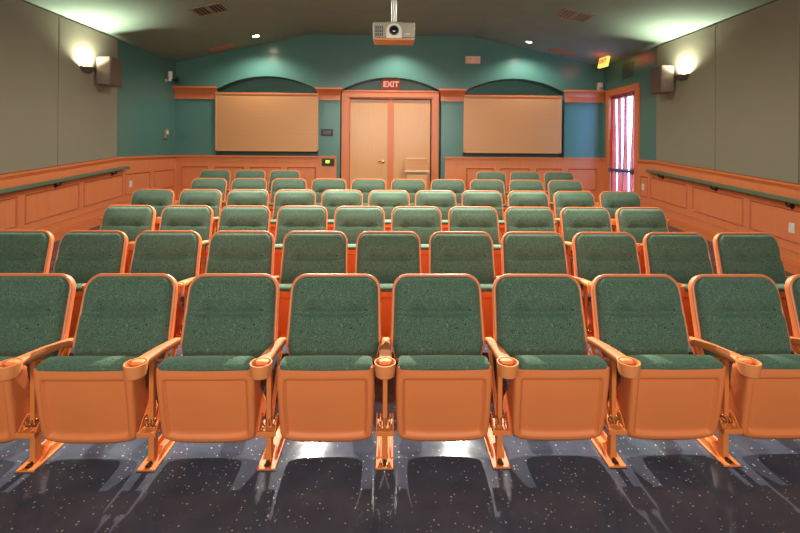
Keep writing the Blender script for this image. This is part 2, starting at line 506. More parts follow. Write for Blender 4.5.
cur = empty('curtain', (XR + 0.02, 8.43, DZ1 - 0.07), label='sheer red curtain gathered in strips over the glass of the side exit door', cat='curtain')
rod = MB(); rod.tube([(0.0, DY0 + 0.03 - 8.43, 0.0), (0.0, DY1 - 0.03 - 8.43, 0.0)], 0.008, 8); rod.build('curtain_rod', M['dark'], cur)
for (ya, yb, ba, bb, wv) in ((8.90, 8.955 - 0.03, 8.80, 8.90, 0.3), (8.735, 8.855, 8.65, 8.86, 1.1), (8.525, 8.665, 8.44, 8.645, 2.0), (8.30, 8.415, 8.24, 8.46, 3.1), (7.96, 8.095, 7.97, 8.21, 4.2)):
    sm = MB()
    def fn(u, v, ya=ya, yb=yb, ba=ba, bb=bb, wv=wv):
        e = v ** 1.3
        y0 = ya + (ba - ya) * e + 0.022 * math.sin(v * 7 + wv * 2) * v; y1 = yb + (bb - yb) * e + 0.03 * math.sin(v * 6 + wv) * v
        y = y0 + (y1 - y0) * u
        x = 0.010 * math.sin(u * 4 * PI + wv) * (0.5 + v)
        return Vector((x, y - 8.43, -v * (DZ1 - ZB - 0.12)))
    sm.grid(22, 30, fn, solid=0.0015)
    sm.build('curtain_strip', M['curtain'], cur, smooth=60)

# ------------------------------------------------------------------ acoustic panels
AP = empty
for side, bounds in (('left', [7.22, 5.95, 4.68, 3.41]), ('right', [7.285, 5.94, 4.70, 3.45])):
    s = 1 if side == 'left' else -1; X = XL if side == 'left' else XR
    for i, (b1, b0) in enumerate(zip(bounds, bounds[1:])):
        m = MB(); g = 0.004
        yy = [b0 + g, b1 - g]
        x = X + s * 0.04
        m.prism([(yy[0], w_top(yy[0]) + 0.001), (yy[1], w_top(yy[1]) + 0.001), (yy[1], EAVE - 0.006), (yy[0], EAVE - 0.006)], 'x', X + s * 0.001, x, 0.012)
        o = m.build('acoustic_panel', M['taupe'], smooth=30)
        far = 'opposite the curtained door' if side == 'left' else 'on the curtained door wall'
        tag(o, 'tall taupe acoustic panel %s, %s' % (far, ('behind the sconce', 'second from the teal paint', 'third from the teal paint')[i]), 'wall panel', 'taupe acoustic panels along the side walls')

# ------------------------------------------------------------------ big oak boards in the side niches
for (p0, p1, q0, q1, lab) in ((214.8, 318.3, 93.5, 151, 'large oak veneer board in the arched niche opposite the curtained door side'), (463.5, 562, 96, 153, 'large oak veneer board in the arched niche beside the curtained door')):
    Y = YB - 0.06
    a, b_ = pt(p0, q1, Y), pt(p1, q0, Y)
    cx, cz = (a.x + b_.x) / 2, (a.z + b_.z) / 2; hw, hh = (b_.x - a.x) / 2, (b_.z - a.z) / 2
    root = empty('oak_board', (cx, Y, a.z), label=lab, cat='board', group='oak boards in the arched niches')
    m = MB(); m.box(-hw + 0.012, hw - 0.012, 0.006, 0.05, 0.012, 2 * hh - 0.012, 0.003); m.build('veneer_panel', M['boardx'], root)
    fr = MB(); e = 0.03
    fr.box(-hw, -hw + e, 0, 0.055, 0, 2 * hh, 0.004); fr.box(hw - e, hw, 0, 0.055, 0, 2 * hh, 0.004)
    fr.box(-hw, hw, 0, 0.055, 0, e, 0.004)
    fr.build('edge_band', M['boardx'], root)
    tp = MB(); tp.box(-hw - 0.005, hw + 0.005, -0.012, 0.06, 2 * hh - 0.035, 2 * hh + 0.004, 0.005); tp.build('top_rail', M['trimw'], root)

# ------------------------------------------------------------------ handrails
for side in ('left', 'right'):
    s = 1 if side == 'left' else -1; X = XL if side == 'left' else XR
    root = empty('handrail', (X + s * 0.03, 7.4, w_top(7.4) - 0.17),
                 label='long green-grey handrail on the %s' % ('wainscot opposite the curtained door' if side == 'left' else 'wainscot of the curtained door wall'), cat='handrail', group='handrails along the side walls')
    r = MB(); y0, y1 = 2.6, 7.42
    ds = SLOPE * 1.0
    def zr(y): return -ds * (YE - y) if y < YE else 0.0
    b = bmesh.new(); rings = []
    sec = [(0.045, -0.03), (0.052, -0.036), (0.088, -0.036), (0.097, -0.028), (0.095, 0.006), (0.088, 0.013), (0.052, 0.013), (0.045, 0.006)]
    for y in (y0, YE, y1):
        rings.append([b.verts.new((s * d, y - 7.4, zr(y) + z)) for d, z in sec])
    for A, B in zip(rings, rings[1:]):
        for i in range(8): b.faces.new((A[i], A[(i + 1) % 8], B[(i + 1) % 8], B[i]))
    b.faces.new(rings[0][::-1]); b.faces.new(rings[-1]); bmesh.ops.recalc_face_normals(b, faces=b.faces); r._add(b)
    r.build('rail', M['rail'], root, smooth=0)
    for y in (7.1, 5.92, 4.78, 3.6):
        k_ = MB(); z = zr(y)
        k_.lathe([(0, 0), (0.03, 0), (0.03, 0.006), (0.012, 0.012), (0.012, 0.014)], (0.0, y - 7.4, z - 0.085), (s, 0, 0), 14)
        k_.tube([(0, y - 7.4, z - 0.085), (s * 0.05, y - 7.4, z - 0.082), (s * 0.068, y - 7.4, z - 0.065), (s * 0.07, y - 7.4, z - 0.032)], 0.011, 8)
        k_.build('rail_bracket', M['dark'], root)

# ------------------------------------------------------------------ theatre seats
W = 0.56
DYS = -0.07                      # seat pan and legs stand this far ahead of the backs
TOPZ, TH = 0.821, math.radians(15.5)
BL = 0.445
dv = Vector((0, -math.sin(TH), -math.cos(TH))); dn = Vector((0, -math.cos(TH), math.sin(TH)))
B0 = Vector((0, 0, TOPZ))
def back_pt(x, vt, h): return B0 + Vector((x, 0, 0)) + dv * vt + dn * h
def hw_back(vt): return 0.243 + 0.010 * min(1, vt / 0.34) - 0.016 * max(0, min(1, (vt - 0.35) / 0.09)) ** 2
RC = 0.085
def outline(inset, n=10):
    pts = []
    def hw(v): return hw_back(v) - inset
    r = RC - inset
    for k in range(n + 1):                     # top-right corner
        a = PI / 2 * k / n
        pts.append((hw(RC) - r + r * math.sin(a), inset + r - r * math.cos(a)))
    for v in (0.2, 0.3, 0.34, 0.37): pts.append((hw(v), v))
    rb = 0.03
    for k in range(5):
        a = PI / 2 * k / 4
        pts.append((hw(BL) - rb + rb * math.cos(a), BL - inset - rb + rb * math.sin(a)))
    return pts + [(-x, v) for x, v in pts[::-1]]

def smooth01(t): t = max(0, min(1, t)); return t * t * (3 - 2 * t)

def make_back():
    m = MB(); b = bmesh.new()
    lay = [(0.012, -0.034), (0.002, -0.028), (0.0, -0.016), (0.0, -0.002), (0.006, 0.002)]
    rings = [[b.verts.new(back_pt(x, v, h)) for x, v in outline(i)] for i, h in lay]
    for A, B in zip(rings, rings[1:]):
        n = len(A)
        for i in range(n): b.faces.new((A[i], A[(i + 1) % n], B[(i + 1) % n], B[i]))
    b.faces.new(rings[0][::-1]); b.faces.new(rings[-1])
    bmesh.ops.recalc_face_normals(b, faces=b.faces); m._add(b)
    return m

def make_rim():
    m = MB(); o = outline(0.006, 12)
    n = len(o) // 2
    path = o[n:][::1] + o[:n]                  # bottom-left ... up and over ... bottom-right
    # o runs top-centre-right -> bottom-right -> bottom-left -> top-left ; start at bottom-left
    path = o[n + 5:] + o[:n - 5]
    m.tube([back_pt(x, v, 0.006) for x, v in path], 0.0088, 8)
    return m

CRV = 0.20
def cushion_h(x, vt, hw):
    ei = 0.013
    dx = hw - abs(x); d = min(dx, vt - ei, BL - 0.02 - vt)
    t = max(0, min(1, d / 0.045))
    e = math.sqrt(max(0, 1 - (1 - t) ** 2))
    h = 0.041 * e
    side = smooth01(dx / 0.12)
    bow = math.cos(min(1, abs(x) / 0.26) * PI / 2) ** 0.7
    q = math.exp(-((vt - CRV) / 0.010) ** 2)
    tuft = sum(math.exp(-(((x - tx) / 0.032) ** 2 + ((vt - CRV) / 0.026) ** 2)) for tx in (-0.105, 0.105))
    up = 0.028 * math.exp(-((vt - 0.120) / 0.060) ** 2) * bow
    u = (vt - CRV) / 0.26
    lo = 0.029 * bow * (smooth01((vt - CRV + 0.004) / 0.03) * (1 - smooth01((u - 0.25) / 0.8))) if vt > CRV - 0.01 else 0.0
    return h + up + lo - 0.014 * q * side - 0.023 * tuft

def make_back_cushion():
    m = MB()
    r = RC - 0.013
    v0, v1 = 0.013, BL - 0.012
    def vmap(j):
        if j < 0.3: return v0 + (r) * (1 - math.cos(j / 0.3 * PI / 2))
        return v0 + r + (v1 - v0 - r) * (j - 0.3) / 0.7
    def fn(u, j):
        vt = vmap(j)
        hw = hw_back(vt) - 0.013
        if vt < v0 + r: hw = hw - r + math.sqrt(max(0, r * r - (v0 + r - vt) ** 2))
        s_ = -1 + 2 * u; s_ = math.copysign(1 - (1 - abs(s_)) ** 1.25, s_)
        x = s_ * hw
        return back_pt(x, vt, cushion_h(x, vt, hw) if 0 < j < 1 else 0.0)
    m.grid(41, 52, fn)
    return m

# seat pan, tipped up : loop profile in (y, z)
def make_shell():
    m = MB()
    hw = 0.228
    front = []
    NF = 34
    def fy(t):   # t 0 top .. 1 bottom  -> front face position
        z = 0.506 - t * 0.353
        y = -0.334 + 0.050 * t ** 1.5
        return y, z
    loop = []
    loop.append((-0.225, 0.465, None)); loop.append((-0.30, 0.502, None)); loop.append((-0.324, 0.502, None))
    for k in range(NF + 1):
        t = k / NF; y, z = fy(t); loop.append((y, z - 0.004, t))
    loop += [(-0.276, 0.140, None), (-0.262, 0.128, None), (-0.24, 0.122, None), (-0.20, 0.118, None), (-0.13, 0.122, None), (-0.085, 0.135, None), (-0.072, 0.165, None), (-0.10, 0.23, None), (-0.16, 0.29, None), (-0.20, 0.36, None), (-0.22, 0.43, None)]
    cy, cz = -0.255, 0.32
    xs_ = [(-1, 0.030), (-0.988, 0.013), (-0.965, 0.004), (-0.935, 0.0)]
    inn = [-0.91, -0.875, -0.865, -0.855, -0.845, -0.83, -0.82, -0.81, -0.8, -0.785, -0.75, -0.66, -0.5, -0.25, 0.0]
    xs_ += [(q, 0.0) for q in inn]
    xs_ = xs_ + [(-q, sh) for q, sh in xs_[-2::-1]]
    b = bmesh.new(); rings = []
    for q, sh in xs_:
        x = q * hw; R = []
        for (y, z, t) in loop:
            yy, zz = y, z
            d = Vector((cy - y, cz - z)); 
            if sh: d.normalize(); yy += d.x * sh; zz += d.y * sh
            if t is not None:
                rx = smooth01((0.835 * hw + 0.004 - abs(x)) / 0.012)
                rt = smooth01((t - 0.165) / 0.045) * (1 - smooth01((t - 0.93) / 0.05))
                yy += 0.020 * rx * rt
                # soft groove beside the raised border
                gx = math.exp(-((abs(x) - 0.845 * hw) / 0.004) ** 2) * rt
                yy += 0.009 * gx
                yy -= 0.010 * (1 - (x / hw) ** 2) * t * (1 - t) * 2
            low = smooth01((0.30 - z) / 0.18)
            zz -= 0.018 * low
            zz += low * (0.020 * abs(q) ** 5 - 0.006 * (1 - q * q))
            xx = x * (1 - 0.035 * low)
            R.append(b.verts.new((xx, yy, zz)))
        rings.append(R)
    n = len(loop)
    for A, B in zip(rings, rings[1:]):
        for i in range(n): b.faces.new((A[i], A[(i + 1) % n], B[(i + 1) % n], B[i]))
    b.faces.new(rings[0][::-1]); b.faces.new(rings[-1])
    bmesh.ops.recalc_face_normals(b, faces=b.faces); m._add(b)
    return m

def make_seat_cushion():
    m = MB(); hw = 0.218
    loop = []
    cy, cz = -0.286, 0.499
    for k in range(15):
        a = math.radians(215 - k * 215 / 14 )
        loop.append((cy + 0.056 * math.cos(a), cz + 0.021 * math.sin(a)))
    loop += [(-0.212, 0.455), (-0.192, 0.40), (-0.176, 0.33), (-0.168, 0.27), (-0.18, 0.24), (-0.21, 0.24), (-0.225, 0.35), (-0.24, 0.45), (-0.27, 0.482)]
    my, mz = -0.225, 0.45
    st = [(-1, 0.035), (-0.99, 0.018), (-0.965, 0.007), (-0.92, 0.0), (-0.7, -0.002), (-0.35, -0.004), (0, -0.005)]
    st = st + [(-q, s_) for q, s_ in st[-2::-1]]
    b = bmesh.new(); rings = []
    for q, sh in st:
        R = []
        for y, z in loop:
            d = Vector((-0.24 - y, z - z))
            if z > 0.477: d = Vector((cy - y, cz - z))
            L = d.length or 1
            R.append(b.verts.new((q * hw, y + d.x / L * min(sh, L), z + d.y / L * min(sh, L))))
        rings.append(R)
    n = len(loop)
    for A, B in zip(rings, rings[1:]):
        for i in range(n): b.faces.new((A[i], A[(i + 1) % n], B[(i + 1) % n], B[i]))
    b.faces.new(rings[0][::-1]); b.faces.new(rings[-1])
    bmesh.ops.recalc_face_normals(b, faces=b.faces); m._add(b)
    return m

def make_arm():
    m = MB(); b = bmesh.new(); rings = []
    for y, z, w_, t_ in ((-0.055, 0.486, 0.036, 0.028), (-0.068, 0.497, 0.041, 0.034), (-0.13, 0.511, 0.048, 0.034), (-0.24, 0.530, 0.056, 0.032), (-0.34, 0.543, 0.061, 0.032), (-0.425, 0.5535, 0.066, 0.034), (-0.445, 0.5555, 0.064, 0.022), (-0.457, 0.5555, 0.05, 0.016)):
        sec = []
        for k in range(12):
            a = 2 * PI * k / 12 + PI / 12
            ca, sa = math.cos(a), math.sin(a)
            sec.append(b.verts.new((math.copysign(abs(ca) ** 0.45, ca) * w_ / 2, y, z - t_ / 2 + math.copysign(abs(sa) ** 0.45, sa) * t_ / 2)))
        rings.append(sec)
    for A, B in zip(rings, rings[1:]):
        for i in range(12): b.faces.new((A[i], A[(i + 1) % 12], B[(i + 1) % 12], B[i]))
    b.faces.new(rings[0][::-1]); b.faces.new(rings[-1]); bmesh.ops.recalc_face_normals(b, faces=b.faces); m._add(b)
    return m

def make_cup():
    m = MB(); z = 0.556; cy = -0.464
    m.lathe([(0.0, z - 0.062), (0.036, z - 0.064), (0.043, z - 0.058), (0.047, z - 0.03), (0.0495, z - 0.004), (0.0485, z), (0.044, z), (0.0425, z - 0.004), (0.041, z - 0.018), (0.0, z - 0.020)], (0, cy, 0), (0, 0, 1), 28)
    return m

def make_leg():
    m = MB()
    m.box(-0.0115, 0.0115, -0.266, -0.236, 0.155, 0.525, 0.004)            # post
    m.box(-0.014, 0.014, -0.262, -0.222, 0.004, 0.17, 0.004)               # lower post
    m.box(-0.044, 0.044, -0.305, -0.205, 0.168, 0.182, 0.004)                # shelf bracket
    m.box(-0.045, 0.045, -0.309, -0.299, 0.160, 0.184, 0.003)
    for sx in (-1, 1):                                                    # side ears of the bracket
        m.prism([(-0.30, 0.178), (-0.21, 0.178), (-0.225, 0.225), (-0.245, 0.235), (-0.262, 0.225)], 'x', sx * 0.036, sx * 0.042, 0.0015, 1)
    m.prism([(-0.235, 0.18), (-0.195, 0.18), (-0.012, 0.45), (-0.01, 0.475), (-0.045, 0.475)], 'x', -0.006, 0.006, 0.002)   # rising strut to the backs
    return m

def make_foot(sl):
    m = MB()
    y0, y1 = -0.305, 0.06
    z = lambda y: sl * (y + 0.24)
    m.prism([(y0, z(y0) + 0.0015), (y1, z(y1) + 0.0015), (y1, z(y1) + 0.010), (y0, z(y0) + 0.010)], 'x', -0.043, 0.043, 0.002, 1)
    for sx in (-1, 1):
        m.prism([(-0.245, z(-0.245) + 0.006), (y1, z(y1) + 0.006), (y1, z(y1) + 0.04), (-0.19, z(-0.19) + 0.045), (-0.225, z(-0.225) + 0.03)], 'x', sx * 0.022, sx * 0.032, 0.003, 1)
    m.prism([(-0.262, 0.008), (-0.14, 0.008), (-0.222, 0.075), (-0.262, 0.02)], 'x', -0.006, 0.006)
    return m

def make_bolt(sl):
    m = MB()
    m.lathe([(0.016, 0.0), (0.016, 0.003), (0.010, 0.004), (0.010, 0.010), (0.007, 0.013), (0, 0.013)], (0, -0.279, 0.010 + sl * (-0.279 + 0.24)), (0, 0, 1), 10)
    return m

def make_spring():
    m = MB()
    p = []
    for k in range(37):
        a = k / 36 * 4.2 * 2 * PI
        p.append((-0.03 + 0.06 * k / 36, -0.258 + 0.018 * math.cos(a), 0.204 + 0.018 * math.sin(a)))
    m.tube(p, 0.003, 6)
    return m

def seat_proto(slope, far=False):
    root = empty('theatre_seat')
    bk = make_back().build('backrest', M['shell'], root, smooth=40)
    make_rim().build('edge_rim', M['rim'], bk, smooth=60)
    make_back_cushion().build('back_cushion', M['fabric'], bk, smooth=180)
    sh = make_shell().build('seat_shell', M['shell'], root, (0, DYS, 0), 50)
    make_seat_cushion().build('seat_cushion', M['fabric'], sh, smooth=80)
    def standard(x):
        a = make_arm().build('armrest', M['arm'], root, (x, 0, 0), 50)
        make_cup().build('cup_holder', M['arm'], a, None, 40)
        l = make_leg().build('leg', M['steel'], root, (x, DYS, 0), 30)
        make_foot(slope).build('foot_plate', M['steel'], l, None, 30)
        make_bolt(slope).build('floor_bolt', M['bolt'], l, None, 30)
        make_spring().build('tip_spring', M['spring'], l, None, 60)
    standard(W / 2)
    return root, standard

def kids_map():
    k_ = {}
    for o in bpy.data.objects:
        if o.parent is not None: k_.setdefault(o.parent.name, []).append(o)
    return k_

protoA, _ = seat_proto(0.03)
protoB, _ = seat_proto(SLOPE)
ORD = ['', 'first', 'second', 'third', 'fourth', 'fifth', 'sixth', 'seventh', 'eighth', 'ninth', 'tenth', 'eleventh']
ROWS = [('front', 9), ('second', 11), ('third', 10), ('fourth', 11), ('fifth', 10), ('sixth', 11)]
for r, (rn, n) in enumerate(ROWS):
    Y = 2.465 + 0.948 * r
    z = floor_z(Y - 0.31)
    proto = protoA if r == 0 else protoB
    kids = kids_map()
    slots = list(range(n))
    tot = 10 if r == 0 else n
    if r == 5: slots = [0, 1, 2, 8, 9, 10]
    count = 0
    for i in slots:                                      # i = 0 : the end towards the curtained door
        count += 1
        x = (-0.020, -0.014, -0.024, -0.02, -0.03, -0.04)[r] + ((tot - 1) / 2 - i) * W
        fresh = (r <= 1 and i == slots[0])
        o = proto if fresh else copy_tree(proto, kids)
        o.location = (x, Y, z)
        last = (i == slots[-1] and r > 0) or (r == 5 and i == 2)
        # the standard of a seat stands on its +x side ; an end seat carries one on the other side as well
        if last:
            for nm in ('armrest', 'leg'):
                src = next(q for q in kids[proto.name] if q.name.startswith(nm))
                q = copy_tree(src, kids, o); q.location = (-W / 2, DYS if nm == 'leg' else 0, 0)
        row_txt = rn + ' row'
        tag(o, 'green tip-up seat in the %s, %s from the curtained door side' % (row_txt, ORD[count]), 'theatre seat', 'theatre seats in the %s row' % rn)

# ------------------------------------------------------------------ speakers and sconces
def frame_on_wall(side):
    return (1, XL + 0.04) if side == 'left' else (-1, XR - 0.04)

for side in ('left', 'right'):
    s, X = frame_on_wall(side)
    dy = 0.0 if side == 'left' else 0.12
    zc = 2.655 if side == 'left' else 2.64
    where = 'opposite the curtained door' if side == 'left' else 'on the curtained door wall'
    root = empty('wall_speaker', (X, 6.79 + dy, zc), label='boxy brown loudspeaker on taupe panel beside the sconce, %s' % where, cat='speaker', group='surround speakers on the side walls')
    # cabinet tapers a little towards the front
    m = MB()
    b = bmesh.new()
    A = [b.verts.new((s * 0.05, y, z)) for y, z in ((-0.17, -0.20), (0.17, -0.20), (0.17, 0.20), (-0.17, 0.20))]
    B = [b.verts.new((s * 0.235, y, z)) for y, z in ((-0.15, -0.215), (0.15, -0.215), (0.15, 0.215), (-0.15, 0.215))]
    b.faces.new(A); b.faces.new(B[::-1])
    for i in range(4): b.faces.new((A[i], B[i], B[(i + 1) % 4], A[(i + 1) % 4]))
    bmesh.ops.recalc_face_normals(b, faces=b.faces); bmesh.ops.bevel(b, geom=b.edges[:], offset=0.008, segments=2, affect='EDGES'); m._add(b)
    m.build('cabinet', M['speaker'], root)
    gf = MB(); gf.box(min(s * 0.235, s * 0.246), max(s * 0.235, s * 0.246), -0.138, 0.138, -0.203, 0.203, 0.004); gf.build('front_grille', M['spkface'], root)
    br = MB(); br.box(min(s * 0.001, s * 0.012), max(s * 0.001, s * 0.012), -0.06, 0.06, -0.07, 0.07, 0.002); br.tube([(s * 0.01, 0, 0), (s * 0.055, 0, 0)], 0.025, 12); br.build('wall_bracket', M['dark'], root)

    sy = 6.46 if side == 'left' else 6.58
    root = empty('wall_sconce', (X, sy, 2.665), label='glowing half bowl uplight sconce on taupe panel, %s' % where, cat='wall lamp', group='uplight sconces on the side walls')
    m = MB()
    prof = [(0.02, -0.085), (0.06, -0.08), (0.09, -0.055), (0.115, -0.02), (0.124, 0.0), (0.118, 0.0), (0.108, -0.02), (0.084, -0.05), (0.055, -0.073), (0.02, -0.077)]
    m.lathe(prof, (0, 0, 0), (0, 0, 1), 20, PI, -PI / 2 if s > 0 else PI / 2)
    m.build('bowl', M['bowl'], root, smooth=40)
    bp = MB(); bp.box(min(s * 0.001, s * 0.014), max(s * 0.001, s * 0.014), -0.08, 0.08, -0.075, 0.02, 0.004); bp.build('back_plate', M['bowl'], root)
    bu = MB(); bu.tube([(s * 0.055, -0.04, -0.05), (s * 0.055, 0.04, -0.05)], 0.011, 10); bu.build('bulb', M['bulb'], root)
    ld = bpy.data.lights.new('sconce_light', 'SPOT'); ld.energy = 135; ld.color = (1.0, 0.98, 0.80); ld.shadow_soft_size = 0.03
    ld.spot_size = math.radians(150); ld.spot_blend = 0.9
    lo = bpy.data.objects.new('sconce_light', ld); C.objects.link(lo); lo.parent = root; lo.location = (s * 0.055, -0.01, -0.030)
    lo.rotation_euler = Vector((-s * 0.12, -0.12, 1)).to_track_quat('-Z', 'Y').to_euler()

# ------------------------------------------------------------------ ceiling fittings
def ceil_frame(p):
    """rotation that lies flat against the ceiling at p (local -z points into the room)"""
    if p.x < XFL: a = math.atan2(FLAT - EAVE, XFL - XL)
    elif p.x > XFR: a = -math.atan2(FLAT - EAVE, XR - XFR)
    else: a = 0
    return (0, -a, 0)

def downlight(p, label, glow, energy, color=(1.0, 0.93, 0.80), size=0.05, cone=2.6, blend=0.6, fixture=True, aim=None):
    rot = ceil_frame(p)
    if fixture:
        root = empty('ceiling_light', p, rot, label, 'ceiling light', 'recessed ceiling downlights')
        m = MB(); m.lathe([(0.062, 0.002), (0.062, -0.006), (0.078, -0.010), (0.092, -0.006), (0.094, 0.002)], (0, 0, 0), (0, 0, 1), 28); m.build('trim_ring', M['ventm'], root)
        m = MB(); m.lathe([(0.0, -0.012), (0.03, -0.010), (0.05, -0.006), (0.0625, 0.0), (0.0, 0.0)], (0, 0, 0), (0, 0, 1), 24); m.build('lamp_lens', glow, root)
    ld = bpy.data.lights.new('downlight', 'SPOT'); ld.energy = energy; ld.color = color; ld.spot_size = cone; ld.spot_blend = blend; ld.shadow_soft_size = size
    lo = bpy.data.objects.new('downlight', ld); C.objects.link(lo); lo.location = Vector(p) + Vector((0, 0, -0.05))
    if aim is not None: lo.rotation_euler = (Vector(aim) - lo.location).to_track_quat('-Z', 'Y').to_euler()
    return lo

E = 1.0
downlight(ceil_hit(256, 36), 'bright round recessed downlight in the ceiling slope opposite the curtained door', M['lampglow'], 90 * E)
downlight(ceil_hit(529, 42), 'dimmer round recessed downlight in the ceiling slope towards the curtained door', M['lampglow2'], 70 * E)
downlight(Vector((0.1, 8.55, FLAT)), 'round recessed downlight above the double door, behind the projector', M['lampglow2'], 130 * E, cone=2.2)
for x in (-1.2, 1.1):
    downlight(Vector((x, 6.75, FLAT)), '', M['lampglow'], 2100 * E, fixture=False, size=0.04, cone=math.radians(66), blend=0.6, aim=(x * 0.8, 2.5, 0.0))
for y in (5.45,):  # added pair of unseen spots, lifts the general light on the rows
    for x in (-1.2, 1.1):
        downlight(Vector((x, y, FLAT)), '', M['lampglow'], 300 * E, fixture=False, size=0.10, cone=2.8)
for x in (-1.2, 1.1):
    downlight(Vector((x, 3.5, FLAT)), '', M['lampglow'], 440 * E, fixture=False, size=0.07, cone=math.radians(72), blend=0.7, aim=(x * 1.1, 5.3, 0.5))

def area(name, loc, aim, sx, sy, energy, color):
    ld = bpy.data.lights.new(name, 'AREA'); ld.shape = 'RECTANGLE'; ld.size = sx; ld.size_y = sy; ld.energy = energy; ld.color = color
    lo = bpy.data.objects.new(name, ld); C.objects.link(lo); lo.location = loc
    lo.rotation_euler = (Vector(aim) - Vector(loc)).to_track_quat('-Z', 'Y').to_euler()
area('front_fill_light', (0, -2.6, 2.7), (0, 6.0, 1.8), 5.5, 1.6, 270, (1.0, 0.95, 0.86))  # added soft fill from behind the camera, no real fixture

# air vents
for px, py, lab in ((210, 9.5, 'grey slatted air vent in the ceiling slope opposite the curtained door'), (574, 15.5, 'grey slatted air vent in the ceiling slope above the curtained door side')):
    p = ceil_hit(px, py)
    root = empty('ceiling_vent', p, ceil_frame(p), lab, 'air vent', 'slatted air vents in the ceiling')
    hx, hy = 0.25, 0.20
    fr = MB(); e = 0.03
    fr.box(-hx, hx, -hy, -hy + e, -0.012, 0.001, 0.004); fr.box(-hx, hx, hy - e, hy, -0.012, 0.001, 0.004)
    fr.box(-hx, -hx + e, -hy, hy, -0.012, 0.001, 0.004); fr.box(hx - e, hx, -hy, hy, -0.012, 0.001, 0.004); fr.box(-0.012, 0.012, -hy, hy, -0.012, 0.001, 0.003)
    fr.build('vent_frame', M['ventm'], root)
    bk = MB(); bk.box(-hx + 0.02, hx - 0.02, -hy + 0.02, hy - 0.02, -0.003, 0.0); bk.build('vent_backing', M['black'], root, smooth=0)
    sl = MB()
    for k in range(8):
        x = -hx + 0.055 + k * (2 * hx - 0.11) / 7
        sl.box(-0.014, 0.014, -hy + 0.025, hy - 0.025, -0.001, 0.001, mat=Matrix.Translation((x, 0, -0.008)) @ Matrix.Rotation(0.45, 4, 'Y'))
    sl.build('vent_slats', M['ventm'], root, smooth=0)
for px, py, lab in ((222, 47.5, 'small bronze ceiling plate near the bright downlight'), (562, 51.5, 'small bronze ceiling plate near the dimmer downlight')):
    p = ceil_hit(px, py)
    m = MB(); m.box(-0.25, 0.25, -0.11, 0.11, -0.012, 0.0, 0.004); 
    for k in range(5): m.box(-0.22, 0.22, -0.085 + k * 0.04, -0.07 + k * 0.04, -0.016, -0.011, 0.002)
    o = m.build('ceiling_plate', M['brass'], loc=p); o.rotation_euler = ceil_frame(p); tag(o, lab, 'ceiling plate', 'bronze plates in the ceiling')

# ------------------------------------------------------------------ projector
P = pt(394, 33, 4.2)
root = empty('projector', (P.x, P.y, P.z), label='grey ceiling projector with white lens surround hanging on a pole', cat='projector')
m = MB(); m.box(-0.20, 0.20, 0.0, 0.22, -0.045, 0.105, 0.012, 3); m.build('case', M['proj'], root)
m = MB(); m.box(-0.195, 0.195, -0.004, 0.215, -0.068, -0.043, 0.01, 3); m.box(-0.09, 0.09, -0.02, 0.16, -0.074, -0.05, 0.01, 3); m.build('lower_case', M['projlow'], root)
m = MB()
arc = [(-0.075, -0.055), (0.075, -0.055)] + [(0.075 * math.cos(PI * k / 16), 0.02 + 0.068 * math.sin(PI * k / 16)) for k in range(17)]
m.prism(arc, 'y', -0.025, 0.02, 0.006); m.build('lens_surround', M['white'], root)
m = MB(); m.lathe([(0.034, 0.0), (0.046, 0.0), (0.046, 0.012), (0.038, 0.014), (0.034, 0.0)], (0, -0.024, 0.018), (0, -1, 0), 28); m.build('lens_ring', M['dark'], root)
m = MB(); m.lathe([(0.0, 0.009), (0.02, 0.007), (0.035, 0.001), (0.0, 0.0)], (0, -0.024, 0.018), (0, -1, 0), 24); m.build('lens', M['lens'], root)
m = MB()
for k in range(4):
    for j in range(3): m.box(-0.178 + k * 0.02, -0.164 + k * 0.02, -0.004, 0.004, -0.03 + j * 0.034, -0.002 + j * 0.034, 0.001, 1)
m.build('vent_grille', M['black'], root)
m = MB(); m.box(0.10, 0.155, -0.003, 0.004, -0.012, -0.004, 0.001, 1); m.build('nameplate', M['white'], root)
m = MB()
for x in (-0.016, 0.016): m.tube([(x, 0.12, 0.12), (x, 0.12, FLAT - P.z + 0.0)], 0.009, 10)
m.box(-0.06, 0.06, 0.06, 0.18, 0.10, 0.125, 0.004); m.box(-0.07, 0.07, 0.05, 0.19, FLAT - P.z - 0.012, FLAT - P.z, 0.004)
m.build('mounting_pole', M['ventm'], root)

# ------------------------------------------------------------------ signs, boxes, plates
def text_mesh(name, body, size, mat, parent, loc, depth=0.003, rot=(PI / 2, 0, 0)):
    cu = bpy.data.curves.new(name, 'FONT'); cu.body = body; cu.size = size; cu.extrude = depth; cu.align_x = 'CENTER'; cu.align_y = 'CENTER'
    cu.offset = size * 0.025
    t = bpy.data.objects.new('tmp_text', cu); C.objects.link(t)
    bpy.context.view_layer.update()
    me = bpy.data.meshes.new_from_object(t.evaluated_get(bpy.context.evaluated_depsgraph_get()))
    bpy.data.objects.remove(t)
    me.materials.clear(); me.materials.append(mat)
    o = bpy.data.objects.new(name, me); C.objects.link(o); o.parent = parent; o.location = loc; o.rotation_euler = rot
    return o

p = pt(391, 84.5, YB + 0.22)
root = empty('exit_sign', (p.x, p.y, p.z), label='red-brown EXIT sign above the double door', cat='exit sign', group='exit signs')
m = MB(); m.box(-0.20, 0.20, 0.0, 0.079, -0.105, 0.105, 0.01); m.build('sign_box', M['exitface'], root)
m = MB()
for x0, x1, z0, z1 in ((-0.2, 0.2, 0.092, 0.107), (-0.2, 0.2, -0.107, -0.092), (-0.202, -0.188, -0.1, 0.1), (0.188, 0.202, -0.1, 0.1)): m.box(x0, x1, -0.006, 0.01, z0, z1, 0.002)
m.build('sign_frame', M['rim'], root)
text_mesh('sign_lettering', 'EXIT', 0.165, M['exitpink'], root, (0, -0.004, 0))

